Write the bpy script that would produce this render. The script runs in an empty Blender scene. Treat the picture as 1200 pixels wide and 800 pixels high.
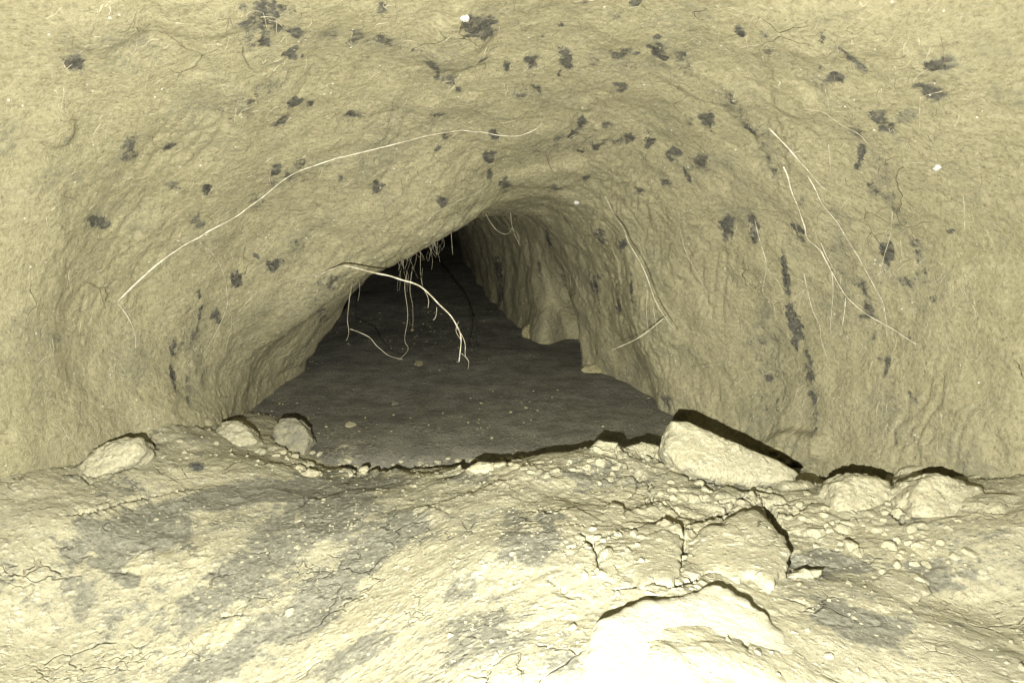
import bpy, math, random
import numpy as np
from mathutils import Vector
from mathutils.bvhtree import BVHTree

random.seed(7)
rng = np.random.default_rng(7)
S = bpy.context.scene
COL = S.collection

# ------------------------------------------------------------------ camera
F = 805.0                       # focal length in pixels of the 1200 px wide photograph
PITCH = math.radians(14.0)
CAM = np.array([0.0, 0.0, 0.5])
RIGHT = np.array([1.0, 0, 0])
FWD = np.array([0, math.cos(PITCH), -math.sin(PITCH)])
UP = np.array([0, math.sin(PITCH), math.cos(PITCH)])
cam_data = bpy.data.cameras.new('camera')
cam_data.sensor_width = 36.0
cam_data.lens = F * 36.0 / 1200.0
cam_data.clip_start = 0.01
cam_data.clip_end = 60.0
cam = bpy.data.objects.new('camera', cam_data)
COL.objects.link(cam)
cam.location = CAM
cam.rotation_euler = (math.pi / 2 - PITCH, 0, 0)
S.camera = cam

# ------------------------------------------------------------------ world (night-dark sky: no daylight gets into the burrow)
W = bpy.data.worlds.new('World')
S.world = W
W.use_nodes = True
wn = W.node_tree
sky = wn.nodes.new('ShaderNodeTexSky')
sky.sky_type = 'NISHITA'
sky.sun_disc = False
sky.sun_elevation = math.radians(20)
sky.sun_rotation = math.radians(180)
wn.links.new(sky.outputs[0], wn.nodes['Background'].inputs[0])
wn.nodes['Background'].inputs[1].default_value = 0.0006

# ------------------------------------------------------------------ the torch held beside the lens (the only light in the burrow)
LAMP_POWER = 46.0
LAMP_OFF = (-0.042, 0.0, -0.066)    # right, forward, up of the lens
ld = bpy.data.lights.new('torch_light', 'AREA')
ld.shape = 'DISK'
ld.size = 0.007
ld.energy = LAMP_POWER
ld.color = (1.0, 0.99, 0.95)
lamp = bpy.data.objects.new('torch_light', ld)
COL.objects.link(lamp)
lamp.location = CAM + RIGHT * LAMP_OFF[0] + FWD * LAMP_OFF[1] + UP * LAMP_OFF[2]
lamp.rotation_euler = (math.pi / 2 - PITCH, 0, 0)
LAMP = np.array(lamp.location)

S.cycles.max_bounces = 4
S.cycles.diffuse_bounces = 1
S.cycles.use_adaptive_sampling = True
S.cycles.adaptive_threshold = 0.02
S.view_settings.view_transform = 'Standard'
S.view_settings.look = 'None'
S.view_settings.gamma = 1.0
S.view_settings.exposure = 0.0
S.view_settings.use_curve_mapping = False


# ------------------------------------------------------------------ numeric helpers
def at(px, py, d):
    """pixel of the photograph + distance along the view axis -> world point"""
    px = np.asarray(px, float); py = np.asarray(py, float); d = np.asarray(d, float)
    x = (px - 600) / F * d
    z = (400 - py) / F * d
    return CAM + x[..., None] * RIGHT + d[..., None] * FWD + z[..., None] * UP


def proj(P):
    q = P - CAM
    x = q @ RIGHT; y = q @ FWD; z = q @ UP
    y = np.where(y < 0.02, 0.02, y)
    return 600 + x / y * F, 400 - z / y * F, y


def ray_dir(px, py):
    v = ((px - 600) / F) * RIGHT + FWD + ((400 - py) / F) * UP
    return v


def _hash(ix, iy, iz, seed):
    h = (ix.astype(np.int64) * 374761393 + iy.astype(np.int64) * 668265263 + iz.astype(np.int64) * 2147483647 + seed * 974634777) & 0xFFFFFFFF
    h = ((h ^ (h >> 13)) * 1274126177) & 0xFFFFFFFF
    h = ((h ^ (h >> 15)) * 2246822519) & 0xFFFFFFFF
    h = h ^ (h >> 16)
    return (h & 0xFFFFFF) / float(0xFFFFFF)


def vnoise(P, seed=0):
    """value noise in [-1, 1]"""
    i = np.floor(P); f = P - i
    f = f * f * f * (f * (f * 6 - 15) + 10)
    ix, iy, iz = i[:, 0], i[:, 1], i[:, 2]
    r = 0
    for dx in (0, 1):
        wx = f[:, 0] if dx else 1 - f[:, 0]
        for dy in (0, 1):
            wy = f[:, 1] if dy else 1 - f[:, 1]
            for dz in (0, 1):
                wz = f[:, 2] if dz else 1 - f[:, 2]
                r = r + wx * wy * wz * _hash(ix + dx, iy + dy, iz + dz, seed)
    return r * 2 - 1


def fbm(P, octaves=4, seed=0, gain=0.5):
    a, s, t = 1.0, 0.0, 0.0
    for k in range(octaves):
        s = s + a * vnoise(P * (2.03 ** k) + 17.3 * k, seed + k * 31)
        t += a
        a *= gain
    return s / t


def cells(Q, seed=0):
    """2D cellular noise: F1, F2, id"""
    i = np.floor(Q)
    f1 = np.full(len(Q), 9.0); f2 = np.full(len(Q), 9.0); cid = np.zeros(len(Q))
    zero = np.zeros(len(Q))
    for dx in (-1, 0, 1):
        for dy in (-1, 0, 1):
            cx = i[:, 0] + dx; cy = i[:, 1] + dy
            jx = cx + _hash(cx, cy, zero, seed); jy = cy + _hash(cx, cy, zero + 5, seed)
            d = np.hypot(Q[:, 0] - jx, Q[:, 1] - jy)
            idv = _hash(cx, cy, zero + 9, seed)
            closer = d < f1
            f2 = np.where(closer, f1, np.minimum(f2, d))
            cid = np.where(closer, idv, cid)
            f1 = np.where(closer, d, f1)
    return f1, f2, cid


def smooth(a, b, x):
    t = np.clip((x - a) / (b - a), 0, 1)
    return t * t * (3 - 2 * t)


def catmull(P, n, axis=0):
    """resample control array along axis to n samples (centripetal-free Catmull-Rom, uniform parameter)"""
    P = np.moveaxis(np.asarray(P, float), axis, 0)
    m = len(P)
    t = np.linspace(0, m - 1, n) if np.isscalar(n) else np.asarray(n, float)
    i = np.clip(np.floor(t).astype(int), 0, m - 2)
    f = (t - i).reshape((-1,) + (1,) * (P.ndim - 1))
    p0 = P[np.clip(i - 1, 0, m - 1)]; p1 = P[i]; p2 = P[i + 1]; p3 = P[np.clip(i + 2, 0, m - 1)]
    r = 0.5 * (2 * p1 + (p2 - p0) * f + (2 * p0 - 5 * p1 + 4 * p2 - p3) * f ** 2 + (3 * p1 - p0 - 3 * p2 + p3) * f ** 3)
    return np.moveaxis(r, 0, axis)


def grid_faces(nr, nc):
    r, c = np.meshgrid(np.arange(nr - 1), np.arange(nc - 1), indexing='ij')
    a = (r * nc + c).ravel()
    return np.stack([a, a + 1, a + nc + 1, a + nc], 1)


def mesh_np(name, V, Fq, mat, attrs=None, smooth_shade=True):
    me = bpy.data.meshes.new(name)
    n = Fq.shape[1]
    me.vertices.add(len(V)); me.vertices.foreach_set('co', np.asarray(V, np.float32).ravel())
    me.loops.add(Fq.size); me.loops.foreach_set('vertex_index', Fq.astype(np.int32).ravel())
    me.polygons.add(len(Fq)); me.polygons.foreach_set('loop_start', np.arange(0, Fq.size, n, dtype=np.int32))
    me.polygons.foreach_set('use_smooth', np.full(len(Fq), smooth_shade))
    for k, v in (attrs or {}).items():
        a = me.attributes.new(k, 'FLOAT', 'POINT'); a.data.foreach_set('value', np.asarray(v, np.float32))
    me.update(calc_edges=True)
    me.materials.append(mat)
    return me


def link(name, me, parent=None, loc=None, **props):
    o = bpy.data.objects.new(name, me)
    COL.objects.link(o)
    if loc is not None: o.location = loc
    if parent is not None: o.parent = parent
    for k, v in props.items(): o[k] = v
    return o


# ------------------------------------------------------------------ materials
class NT:
    def __init__(self, name):
        self.m = bpy.data.materials.new(name); self.m.use_nodes = True
        self.t = self.m.node_tree
        self.b = self.t.nodes['Principled BSDF']
        self.co = self.t.nodes.new('ShaderNodeTexCoord').outputs['Object']
        geo = self.t.nodes.new('ShaderNodeNewGeometry')
        self.pos = geo.outputs['Position']

    def link(self, a, b): self.t.links.new(a, b)

    def val(self, sock, v):
        if isinstance(v, bpy.types.NodeSocket): self.link(v, sock)
        else: sock.default_value = v

    def noise(self, scale, detail=4, rough=0.55, vec=None, dist=0.0, lac=2.0):
        n = self.t.nodes.new('ShaderNodeTexNoise')
        self.link(vec or self.pos, n.inputs['Vector'])
        n.inputs['Scale'].default_value = scale; n.inputs['Detail'].default_value = detail
        n.inputs['Roughness'].default_value = rough; n.inputs['Distortion'].default_value = dist
        return n.outputs['Fac']

    def noisecol(self, scale, detail=2, vec=None):
        n = self.t.nodes.new('ShaderNodeTexNoise')
        self.link(vec or self.pos, n.inputs['Vector'])
        n.inputs['Scale'].default_value = scale; n.inputs['Detail'].default_value = detail
        return n.outputs['Color']

    def voro(self, scale, feature='F1', vec=None, rand=1.0):
        n = self.t.nodes.new('ShaderNodeTexVoronoi'); n.feature = feature
        self.link(vec or self.pos, n.inputs['Vector'])
        n.inputs['Scale'].default_value = scale; n.inputs['Randomness'].default_value = rand
        return n.outputs['Distance']

    def mapping(self, scale, rot=(0, 0, 0), vec=None):
        n = self.t.nodes.new('ShaderNodeMapping')
        self.link(vec or self.pos, n.inputs['Vector'])
        n.inputs['Scale'].default_value = scale; n.inputs['Rotation'].default_value = rot
        return n.outputs[0]

    def warp(self, amount, scale, vec=None):
        c = self.noisecol(scale, 3, vec)
        a = self.t.nodes.new('ShaderNodeVectorMath'); a.operation = 'MULTIPLY_ADD'
        self.link(c, a.inputs[0]); a.inputs[1].default_value = (amount,) * 3; self.link(vec or self.pos, a.inputs[2])
        return a.outputs[0]

    def ramp(self, fac, lo, hi, a=0.0, b=1.0):
        n = self.t.nodes.new('ShaderNodeMapRange'); n.interpolation_type = 'SMOOTHSTEP'
        self.link(fac, n.inputs[0])
        n.inputs[1].default_value = lo; n.inputs[2].default_value = hi; n.inputs[3].default_value = a; n.inputs[4].default_value = b
        return n.outputs[0]

    def math(self, op, a, b=0.0, c=0.0):
        n = self.t.nodes.new('ShaderNodeMath'); n.operation = op
        self.val(n.inputs[0], a); self.val(n.inputs[1], b)
        if op == 'MULTIPLY_ADD': self.val(n.inputs[2], c)
        return n.outputs[0]

    def mix(self, fac, a, b, mode='MIX'):
        n = self.t.nodes.new('ShaderNodeMix'); n.data_type = 'RGBA'; n.blend_type = mode
        self.val(n.inputs[0], fac)
        for s, v in ((n.inputs[6], a), (n.inputs[7], b)):
            if isinstance(v, bpy.types.NodeSocket): self.link(v, s)
            else: s.default_value = (*v, 1)
        return n.outputs[2]

    def attr(self, name):
        n = self.t.nodes.new('ShaderNodeAttribute'); n.attribute_name = name
        return n.outputs['Fac']

    def bump(self, h, dist, strength=1.0, prev=None):
        n = self.t.nodes.new('ShaderNodeBump')
        n.inputs['Strength'].default_value = strength; n.inputs['Distance'].default_value = dist
        self.link(h, n.inputs['Height'])
        if prev is not None: self.link(prev, n.inputs['Normal'])
        return n.outputs[0]

    def finish(self, color, normal=None, rough=0.95, spec=0.15, wet=1.0):
        if wet != 1.0:
            color = self.mix(1.0, color, (wet, wet, wet), 'MULTIPLY')      # damp earth reflects less
        self.val(self.b.inputs['Base Color'], color if isinstance(color, bpy.types.NodeSocket) else (*color, 1))
        self.val(self.b.inputs['Roughness'], rough)
        self.b.inputs['Specular IOR Level'].default_value = spec
        if normal is not None: self.link(normal, self.b.inputs['Normal'])
        return self.m


CLAY = (0.345, 0.312, 0.178)
CLAY_LIGHT = (0.43, 0.39, 0.225)
CLAY_DARK = (0.20, 0.18, 0.104)
GREY = (0.145, 0.145, 0.125)
DARK = (0.048, 0.045, 0.034)


def clay_wall_material():
    n = NT('scraped_clay')
    w = n.warp(0.03, 9)
    streak = n.mapping((60, 60, 105), (0.35, 0.5, 0.2), w)
    fib = n.noise(1.6, 5, 0.62, streak)
    fine = n.noise(170, 7, 0.78)
    mid = n.noise(42, 6, 0.68, w)
    big = n.noise(5.5, 3, 0.5)
    col = n.mix(n.ramp(big, 0.35, 0.65), CLAY, (0.31, 0.283, 0.155))
    col = n.mix(n.ramp(mid, 0.38, 0.7, 0, 0.55), col, CLAY_LIGHT)
    col = n.mix(n.ramp(fib, 0.56, 0.70, 0, 0.45), col, CLAY_DARK)
    col = n.mix(n.ramp(fine, 0.50, 0.62, 0, 0.6), col, CLAY_DARK)
    col = n.mix(n.ramp(fine, 0.37, 0.48, 0.45, 0), col, (0.50, 0.465, 0.305))
    # grey mottling and smears
    gm = n.math('MULTIPLY', n.ramp(n.noise(9, 5, 0.65, w), 0.5, 0.68), n.ramp(fib, 0.35, 0.6))
    col = n.mix(n.math('MULTIPLY', gm, 0.6), col, (0.20, 0.192, 0.130))
    # hairline cracks in the drying skin
    crk = n.voro(11, 'DISTANCE_TO_EDGE', n.warp(0.06, 14))
    cm = n.math('MULTIPLY', n.ramp(crk, 0.002, 0.011, 1, 0), n.ramp(n.noise(7, 3), 0.58, 0.70))
        # dark patches (attribute) broken up at the edge
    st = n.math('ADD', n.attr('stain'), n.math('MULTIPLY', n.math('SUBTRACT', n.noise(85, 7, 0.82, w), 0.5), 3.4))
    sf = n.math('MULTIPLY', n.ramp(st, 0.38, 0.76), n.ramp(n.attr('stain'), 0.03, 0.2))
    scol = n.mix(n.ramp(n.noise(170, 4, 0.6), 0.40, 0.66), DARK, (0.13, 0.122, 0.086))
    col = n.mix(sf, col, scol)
    halo = n.math('MULTIPLY', n.ramp(n.attr('stain'), 0.0, 0.55), n.ramp(n.noise(60, 5, 0.7), 0.38, 0.6))
    col = n.mix(n.math('MULTIPLY', halo, 0.55), col, (0.15, 0.145, 0.11))
    fl = n.math('MULTIPLY', n.ramp(n.voro(130, 'F1', n.mapping((1, 1, .45))), 0.10, 0.2, 1, 0), n.ramp(n.noise(40, 2), 0.54, 0.62))
    col = n.mix(n.math('MULTIPLY', fl, 0.65), col, (0.13, 0.12, 0.075))
    # pale grit
    sp = n.voro(95)
    spm = n.math('MULTIPLY', n.ramp(sp, 0.10, 0.16, 1, 0), n.ramp(n.noise(31, 1), 0.60, 0.66))
    col = n.mix(spm, col, (0.72, 0.69, 0.56))
    h = n.math('ADD', n.math('MULTIPLY', fib, 0.9), n.math('MULTIPLY', fine, 1.1))
    h = n.math('ADD', h, n.math('MULTIPLY', mid, 0.8))
    nb = n.bump(h, 0.0042, 1.0)
    nb = n.bump(n.math('MULTIPLY', cm, -1.0), 0.004, 1.0, nb)
    return n.finish(col, nb, 0.93, 0.2, .72)


def mound_material(name='dry_spoil', offset=0):
    n = NT(name)
    w = n.warp(0.02, 20)
    fine = n.noise(260, 7, 0.8)
    mid = n.noise(70, 7, 0.74, w)
    gv = n.warp(0.008, 90)
    grit = n.voro(120, 'F1', gv)
    grit2 = n.voro(48, 'F1', n.warp(0.016, 45))
    base = n.mix(n.ramp(n.noise(8, 4, 0.6), 0.35, 0.65), (0.50, 0.46, 0.29), (0.43, 0.40, 0.26))
    col = n.mix(n.ramp(mid, 0.46, 0.64, 0, 0.6), base, (0.58, 0.55, 0.38))
    col = n.mix(n.ramp(fine, 0.49, 0.61, 0, 0.8), col, (0.27, 0.25, 0.165))
    some = n.ramp(n.noise(19, 4, 0.6), 0.42, 0.60)
    col = n.mix(n.math('MULTIPLY', n.ramp(grit, 0.16, 0.38, 0.7, 0), some), col, (0.64, 0.61, 0.44))
    g = n.math('ADD', n.attr('stain'), n.math('MULTIPLY', n.math('SUBTRACT', n.noise(70, 8, 0.80, w), 0.5), 2.3))
    gf = n.ramp(g, 0.26, 0.54)
    gcol = n.mix(n.ramp(n.noise(190, 6, 0.75), 0.40, 0.62), (0.165, 0.160, 0.118), (0.29, 0.28, 0.205))
    col = n.mix(n.math('MULTIPLY', gf, 0.92), col, gcol)
    cr = n.voro(24, 'DISTANCE_TO_EDGE', n.warp(0.05, 26))
    crm = n.math('MULTIPLY', n.ramp(cr, 0.0, 0.05, 1, 0), n.ramp(n.noise(9, 3), 0.53, 0.65))
    cr2 = n.voro(60, 'DISTANCE_TO_EDGE', n.warp(0.025, 55))
    crm2 = n.math('MULTIPLY', n.ramp(cr2, 0.0, 0.09, 1, 0), n.ramp(n.noise(14, 3), 0.58, 0.70))
    h = n.math('ADD', n.math('MULTIPLY', fine, 0.9), n.math('MULTIPLY', mid, 0.25))
    h = n.math('ADD', h, n.math('MULTIPLY', n.ramp(grit, 0.0, 0.5, 1, 0), 0.55))
    h = n.math('ADD', h, n.math('MULTIPLY', n.math('MULTIPLY', n.ramp(grit2, 0.0, 0.5, 1, 0), some), 0.9))
    nb = n.bump(h, 0.0019, 1.0)
    nb = n.bump(n.math('ADD', n.math('MULTIPLY', crm, -1.0), n.math('MULTIPLY', crm2, -0.5)), 0.0028, 1.0, nb)
    return n.finish(col, nb, 0.97, 0.1, .62)


def floor_material():
    n = NT('damp_dark_soil')
    fine = n.noise(260, 7, 0.8)
    mid = n.noise(16, 7, 0.72)
    col = n.mix(n.ramp(mid, 0.38, 0.62), (0.118, 0.112, 0.085), (0.180, 0.172, 0.128))
    col = n.mix(n.ramp(fine, 0.49, 0.62, 0, 0.7), col, (0.055, 0.054, 0.045))
    g = n.math('ADD', n.attr('clay'), n.math('MULTIPLY', n.math('SUBTRACT', n.noise(110, 8, 0.82), 0.5), 2.6))
    col = n.mix(n.ramp(g, 0.50, 0.80, 0, .8), col, (0.30, 0.28, 0.18))
    pz = n.math('MULTIPLY', n.ramp(n.voro(140), 0.08, 0.2, 1, 0), n.ramp(n.noise(22, 3), 0.55, 0.66))
    col = n.mix(n.math('MULTIPLY', pz, .6), col, (0.34, 0.32, 0.21))
    h = n.math('ADD', fine, n.ramp(n.voro(90), 0.0, 0.5, .6, 0))
    return n.finish(col, n.bump(h, 0.0028, 1.0), 0.97, 0.06, .92)


def clod_material(name, a, b, grey=0.35):
    n = NT(name)
    fine = n.noise(240, 7, 0.8)
    mid = n.noise(60, 6, 0.7)
    col = n.mix(n.ramp(mid, 0.36, 0.66), a, b)
    col = n.mix(n.ramp(fine, 0.52, 0.74, 0, 0.55), col, (0.27, 0.24, 0.14))
    col = n.mix(n.math('MULTIPLY', n.ramp(n.noise(24, 5, 0.7), 0.5, 0.66), grey), col, (0.2, 0.2, 0.165))
    col = n.mix(n.ramp(n.voro(120), 0.06, 0.14, 0.5, 0), col, (0.62, 0.58, 0.42))
    h = n.math('ADD', n.math('MULTIPLY', fine, 0.5), mid)
    return n.finish(col, n.bump(h, 0.004, 1.0), 0.96, 0.12, .68)


def root_material(name, a, b):
    n = NT(name)
    k = n.noise(60, 6, 0.75)
    col = n.mix(n.ramp(k, 0.42, 0.58), a, b)
    return n.finish(col, n.bump(n.noise(500, 3), 0.001), 0.75, 0.3)


M_WALL = clay_wall_material()
M_MOUND = mound_material()
M_FLOOR = floor_material()
M_CLOD = clod_material('dry_clay_clod', (0.47, 0.43, 0.255), (0.56, 0.52, 0.33))
M_CLOD_GREY = clod_material('grey_clay_clod', (0.24, 0.23, 0.165), (0.38, 0.35, 0.215), 0.7)
M_SLAB_GLARE = clod_material('glare_pale_slab', (0.56, 0.52, 0.35), (0.63, 0.60, 0.43), 0.2)  # near slab's colour lightened to paint in the torch's hot spot
M_CRUMB = clod_material('dusty_clay_crumb', (0.30, 0.28, 0.18), (0.46, 0.425, 0.28), 0.4)
M_CLOD_WALL = clod_material('damp_clay_clod', (0.36, 0.325, 0.175), (0.42, 0.375, 0.205))
M_DARKCLOD = clod_material('dark_soil_clod', (0.09, 0.09, 0.08), (0.14, 0.14, 0.12), 0.6)
M_ROOT = root_material('pale_root_bark', (0.46, 0.43, 0.32), (0.27, 0.24, 0.155))
M_ROOT_DIM = root_material('tan_root_bark', (0.42, 0.38, 0.26), (0.24, 0.21, 0.13))
M_ROOT_DARK = root_material('dark_root_bark', (0.10, 0.08, 0.05), (0.17, 0.14, 0.08))
M_PALE = clod_material('pale_lime_grit', (0.62, 0.61, 0.54), (0.8, 0.79, 0.7), 0.15)

# ------------------------------------------------------------------ the burrow wall: rings lofted from mouth to far end
# ring = 11 points left foot -> roof -> right foot as (px, py, distance); the feet are carried on below the ground
RINGS_M = [   # metres in the camera's frame (right, forward, up): behind and beside the lens
    (-0.70, [(-.80, -.55), (-.86, -.35), (-.88, -.10), (-.80, .18), (-.5, .42), (0, .52), (.45, .44), (.72, .22), (.80, -.08), (.78, -.32), (.72, -.52)]),
    (0.05, [(-.74, -.46), (-.80, -.28), (-.82, -.06), (-.74, .20), (-.46, .40), (0, .48), (.42, .41), (.66, .22), (.73, -.05), (.70, -.27), (.66, -.44)]),
    (0.45, [(-.80, -.36), (-.85, -.19), (-.87, 0.0), (-.76, .25), (-.46, .44), (0, .51), (.44, .45), (.70, .26), (.80, 0.0), (.80, -.19), (.77, -.32)]),
]
RINGS_P = [
    [(-10, 570, 0.830), (-25, 460, 0.820), (-30, 330, 0.800), (30, 130, 0.760), (240, -10, 0.740), (580, -60, 0.730), (900, -30, 0.730), (1090, 90, 0.750), (1190, 260, 0.800), (1200, 430, 0.830), (1180, 570, 0.850)],
    [(140, 525, 1.030), (115, 440, 1.020), (125, 330, 1.000), (200, 205, 0.970), (370, 100, 0.945), (590, 55, 0.930), (790, 75, 0.930), (920, 160, 0.950), (1010, 290, 1.000), (1030, 430, 1.030), (1010, 560, 1.050)],
    [(245, 500, 1.210), (228, 435, 1.205), (250, 350, 1.195), (320, 262, 1.180), (455, 185, 1.155), (600, 145, 1.145), (730, 155, 1.145), (820, 225, 1.165), (880, 330, 1.205), (905, 430, 1.230), (890, 520, 1.250)],
    [(276, 486, 1.38), (284, 446, 1.38), (308, 402, 1.38), (390, 337, 1.36), (515, 270, 1.37), (602, 226, 1.40), (690, 225, 1.37), (752, 280, 1.37), (788, 360, 1.38), (803, 430, 1.40), (800, 495, 1.41)],
    [(296, 470, 1.50), (298, 448, 1.50), (318, 412, 1.50), (386, 348, 1.52), (505, 266, 1.50), (596, 234, 1.52), (665, 237, 1.48), (722, 288, 1.47), (750, 365, 1.46), (767, 430, 1.47), (772, 478, 1.48)],
    [(328, 446, 1.64), (336, 430, 1.64), (362, 396, 1.64), (408, 344, 1.64), (500, 262, 1.66), (590, 246, 1.66), (650, 247, 1.62), (695, 292, 1.60), (722, 360, 1.59), (742, 415, 1.59), (757, 458, 1.58)],
    [(358, 428, 1.78), (366, 413, 1.78), (396, 370, 1.78), (424, 326, 1.80), (500, 260, 1.82), (585, 255, 1.80), (636, 259, 1.76), (668, 300, 1.75), (684, 355, 1.76), (690, 395, 1.77), (696, 432, 1.76)],
    [(345, 418, 1.95), (355, 398, 1.95), (375, 352, 1.95), (405, 305, 1.95), (500, 240, 1.95), (575, 240, 1.93), (627, 262, 1.88), (655, 300, 1.87), (672, 350, 1.86), (679, 385, 1.86), (681, 419, 1.85)],
    [(338, 415, 2.0), (345, 390, 2.0), (360, 345, 2.0), (398, 297, 2.0), (497, 238, 2.0), (570, 239, 1.99), (622, 263, 1.95), (650, 301, 1.95), (676, 352, 2.0), (702, 378, 2.06), (712, 398, 2.07)],
    [(325, 410, 2.07), (330, 383, 2.07), (345, 338, 2.07), (390, 288, 2.07), (494, 235, 2.07), (565, 237, 2.06), (614, 263, 2.03), (640, 303, 2.04), (652, 350, 2.06), (662, 374, 2.11), (665, 387, 2.13)],
    [(310, 402, 2.15), (310, 375, 2.15), (325, 330, 2.15), (380, 280, 2.15), (490, 232, 2.15), (560, 236, 2.15), (606, 264, 2.12), (626, 305, 2.12), (632, 350, 2.10), (633, 380, 2.07), (632, 400, 2.06)],
    [(300, 382, 2.45), (300, 355, 2.45), (330, 300, 2.45), (390, 262, 2.45), (480, 240, 2.45), (540, 240, 2.45), (578, 266, 2.42), (594, 305, 2.40), (600, 342, 2.38), (602, 364, 2.38), (602, 381, 2.36)],
    [(330, 350, 3.1), (330, 325, 3.1), (350, 290, 3.1), (410, 260, 3.1), (480, 245, 3.1), (525, 250, 3.1), (548, 272, 3.1), (558, 300, 3.0), (565, 325, 3.0), (568, 342, 2.95), (568, 356, 2.9)],
    [(400, 318, 4.2), (400, 300, 4.2), (410, 280, 4.2), (440, 258, 4.2), (485, 250, 4.2), (515, 252, 4.2), (530, 266, 4.2), (538, 282, 4.1), (543, 300, 4.0), (545, 312, 3.95), (545, 324, 3.9)],
    [(455, 296, 5.4), (455, 285, 5.4), (460, 275, 5.4), (470, 262, 5.4), (492, 256, 5.4), (512, 257, 5.4), (523, 265, 5.4), (528, 275, 5.4), (531, 284, 5.4), (532, 290, 5.4), (532, 298, 5.4)],
    [(488, 290, 6.0), (488, 286, 6.0), (489, 281, 6.0), (492, 276, 6.0), (498, 273, 6.0), (504, 273, 6.0), (509, 276, 6.0), (511, 280, 6.0), (512, 284, 6.0), (512, 287, 6.0), (512, 290, 6.0)],
]
net = []
for y, pts in RINGS_M:
    net.append([CAM + x * RIGHT + y * FWD + z * UP for x, z in pts])
for ring in RINGS_P:
    net.append(list(at(*np.array(ring).T)))
net = np.array(net)
down = np.array([0, 0, -0.16])
net = np.concatenate([net[:, :1] + down * 1.6, net[:, :1] + down * .8, net, net[:, -1:] + down * .8, net[:, -1:] + down * 1.6], axis=1)
NRING = len(net)
# more samples where the photograph sees more
wts = np.array([14, 10, 34, 66, 62, 52, 36, 40, 40, 34, 26, 22, 26, 34, 34, 24, 18, 8])[:NRING - 1] * 1.0
tpar = np.concatenate([np.linspace(k, k + 1, int(w), endpoint=False) for k, w in enumerate(wts)] + [[NRING - 1]])
wu = np.array([6, 26, 44, 50, 62, 78, 84, 84, 78, 66, 56, 46, 26, 6])
upar = np.concatenate([np.linspace(k, k + 1, int(w), endpoint=False) for k, w in enumerate(wu)] + [[len(wu)]])
G = catmull(catmull(net, tpar, 0), upar, 1)
nr, nc = G.shape[:2]


def grid_normals(G):
    du = np.gradient(G, axis=1); dt = np.gradient(G, axis=0)
    n = np.cross(dt, du)
    n /= np.linalg.norm(n, axis=2, keepdims=True) + 1e-12
    return n


N = grid_normals(G)
axis_pt = G[:, nc // 2 - 1] * 0.5 + G[:, 10] * 0.25 + G[:, -10] * 0.25
flip = np.sign(np.sum((axis_pt[:, None] - G) * N, axis=2).mean())
N *= flip                      # towards the hollow
V = G.reshape(-1, 3).copy(); VN = N.reshape(-1, 3)
px, py, dd = proj(V)
amp = np.clip(dd / 1.2, 0.6, 1.0)
disp = 0.016 * fbm(V * 5.0, 3, 3) + 0.0075 * fbm(V * 17, 3, 11)
# scooped, clawed relief: short strokes running down the wall
Q = V * np.array([34.0, 22.0, 15.0]); Q = Q + 1.2 * np.stack([vnoise(V * 12, 5), vnoise(V * 12, 6), vnoise(V * 12, 7)], 1)
sc = fbm(Q, 3, 21)
disp += 0.0022 * sc
ridge = 1 - np.abs(fbm(V * np.array([48, 48, 26.0]), 3, 41))
disp += 0.0016 * (ridge - 0.7)
disp += 0.0010 * fbm(V * 150, 2, 51)
# claw gouges: long shallow grooves running down the right wall, slantwise on the left
gq = V * np.array([70, 40, 9.0]) + 1.5 * np.stack([vnoise(V * 9, 15), vnoise(V * 9, 16), vnoise(V * 9, 17)], 1)
gm_ = smooth(.0, .35, fbm(V * 6, 2, 25))
disp -= 0.0050 * gm_ * smooth(.72, .98, 1 - np.abs(fbm(gq, 2, 23))) * smooth(600, 760, px)
gq = np.stack([(V[:, 0] + V[:, 2]) * 9, V[:, 1] * 40, (V[:, 0] - V[:, 2]) * 60], 1)
disp -= 0.0035 * gm_ * smooth(.72, .98, 1 - np.abs(fbm(gq, 2, 24))) * smooth(640, 480, px)
# vertical flutes on the inner right wall
fl = smooth(1.35, 1.6, dd) * smooth(0.0, 0.2, (px - 560) / 400)
disp += fl * 0.005 * fbm(V * np.array([9, 11, 2.0]), 3, 61)


def lump(cx, cy, rx, ry, h, ang=0.0, dmin=0, dmax=9):
    a = math.radians(ang); ux = (px - cx) * math.cos(a) - (py - cy) * math.sin(a); uy = (px - cx) * math.sin(a) + (py - cy) * math.cos(a)
    r = np.sqrt((ux / rx) ** 2 + (uy / ry) ** 2) + 0.22 * vn40
    return np.where((dd > dmin) & (dd < dmax), h * smooth(1.08, 0.62, r), 0)


vn40 = fbm(V * 30, 3, 71)
disp += lump(535, 50, 42, 40, .016) + lump(120, 25, 60, 45, .012) + lump(235, 20, 60, 28, .008) + lump(930, 115, 34, 22, .007, -35)
disp += lump(66, 150, 26, 24, .012) + lump(930, 525, 42, 22, .020, 5) + lump(820, 95, 60, 20, .006, -20)
disp += lump(640, 205, 60, 14, .006, 5) + lump(980, 30, 90, 40, .008) + lump(830, 515, 50, 12, .012, -20)
V = V + VN * (disp * amp)[:, None]
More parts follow.
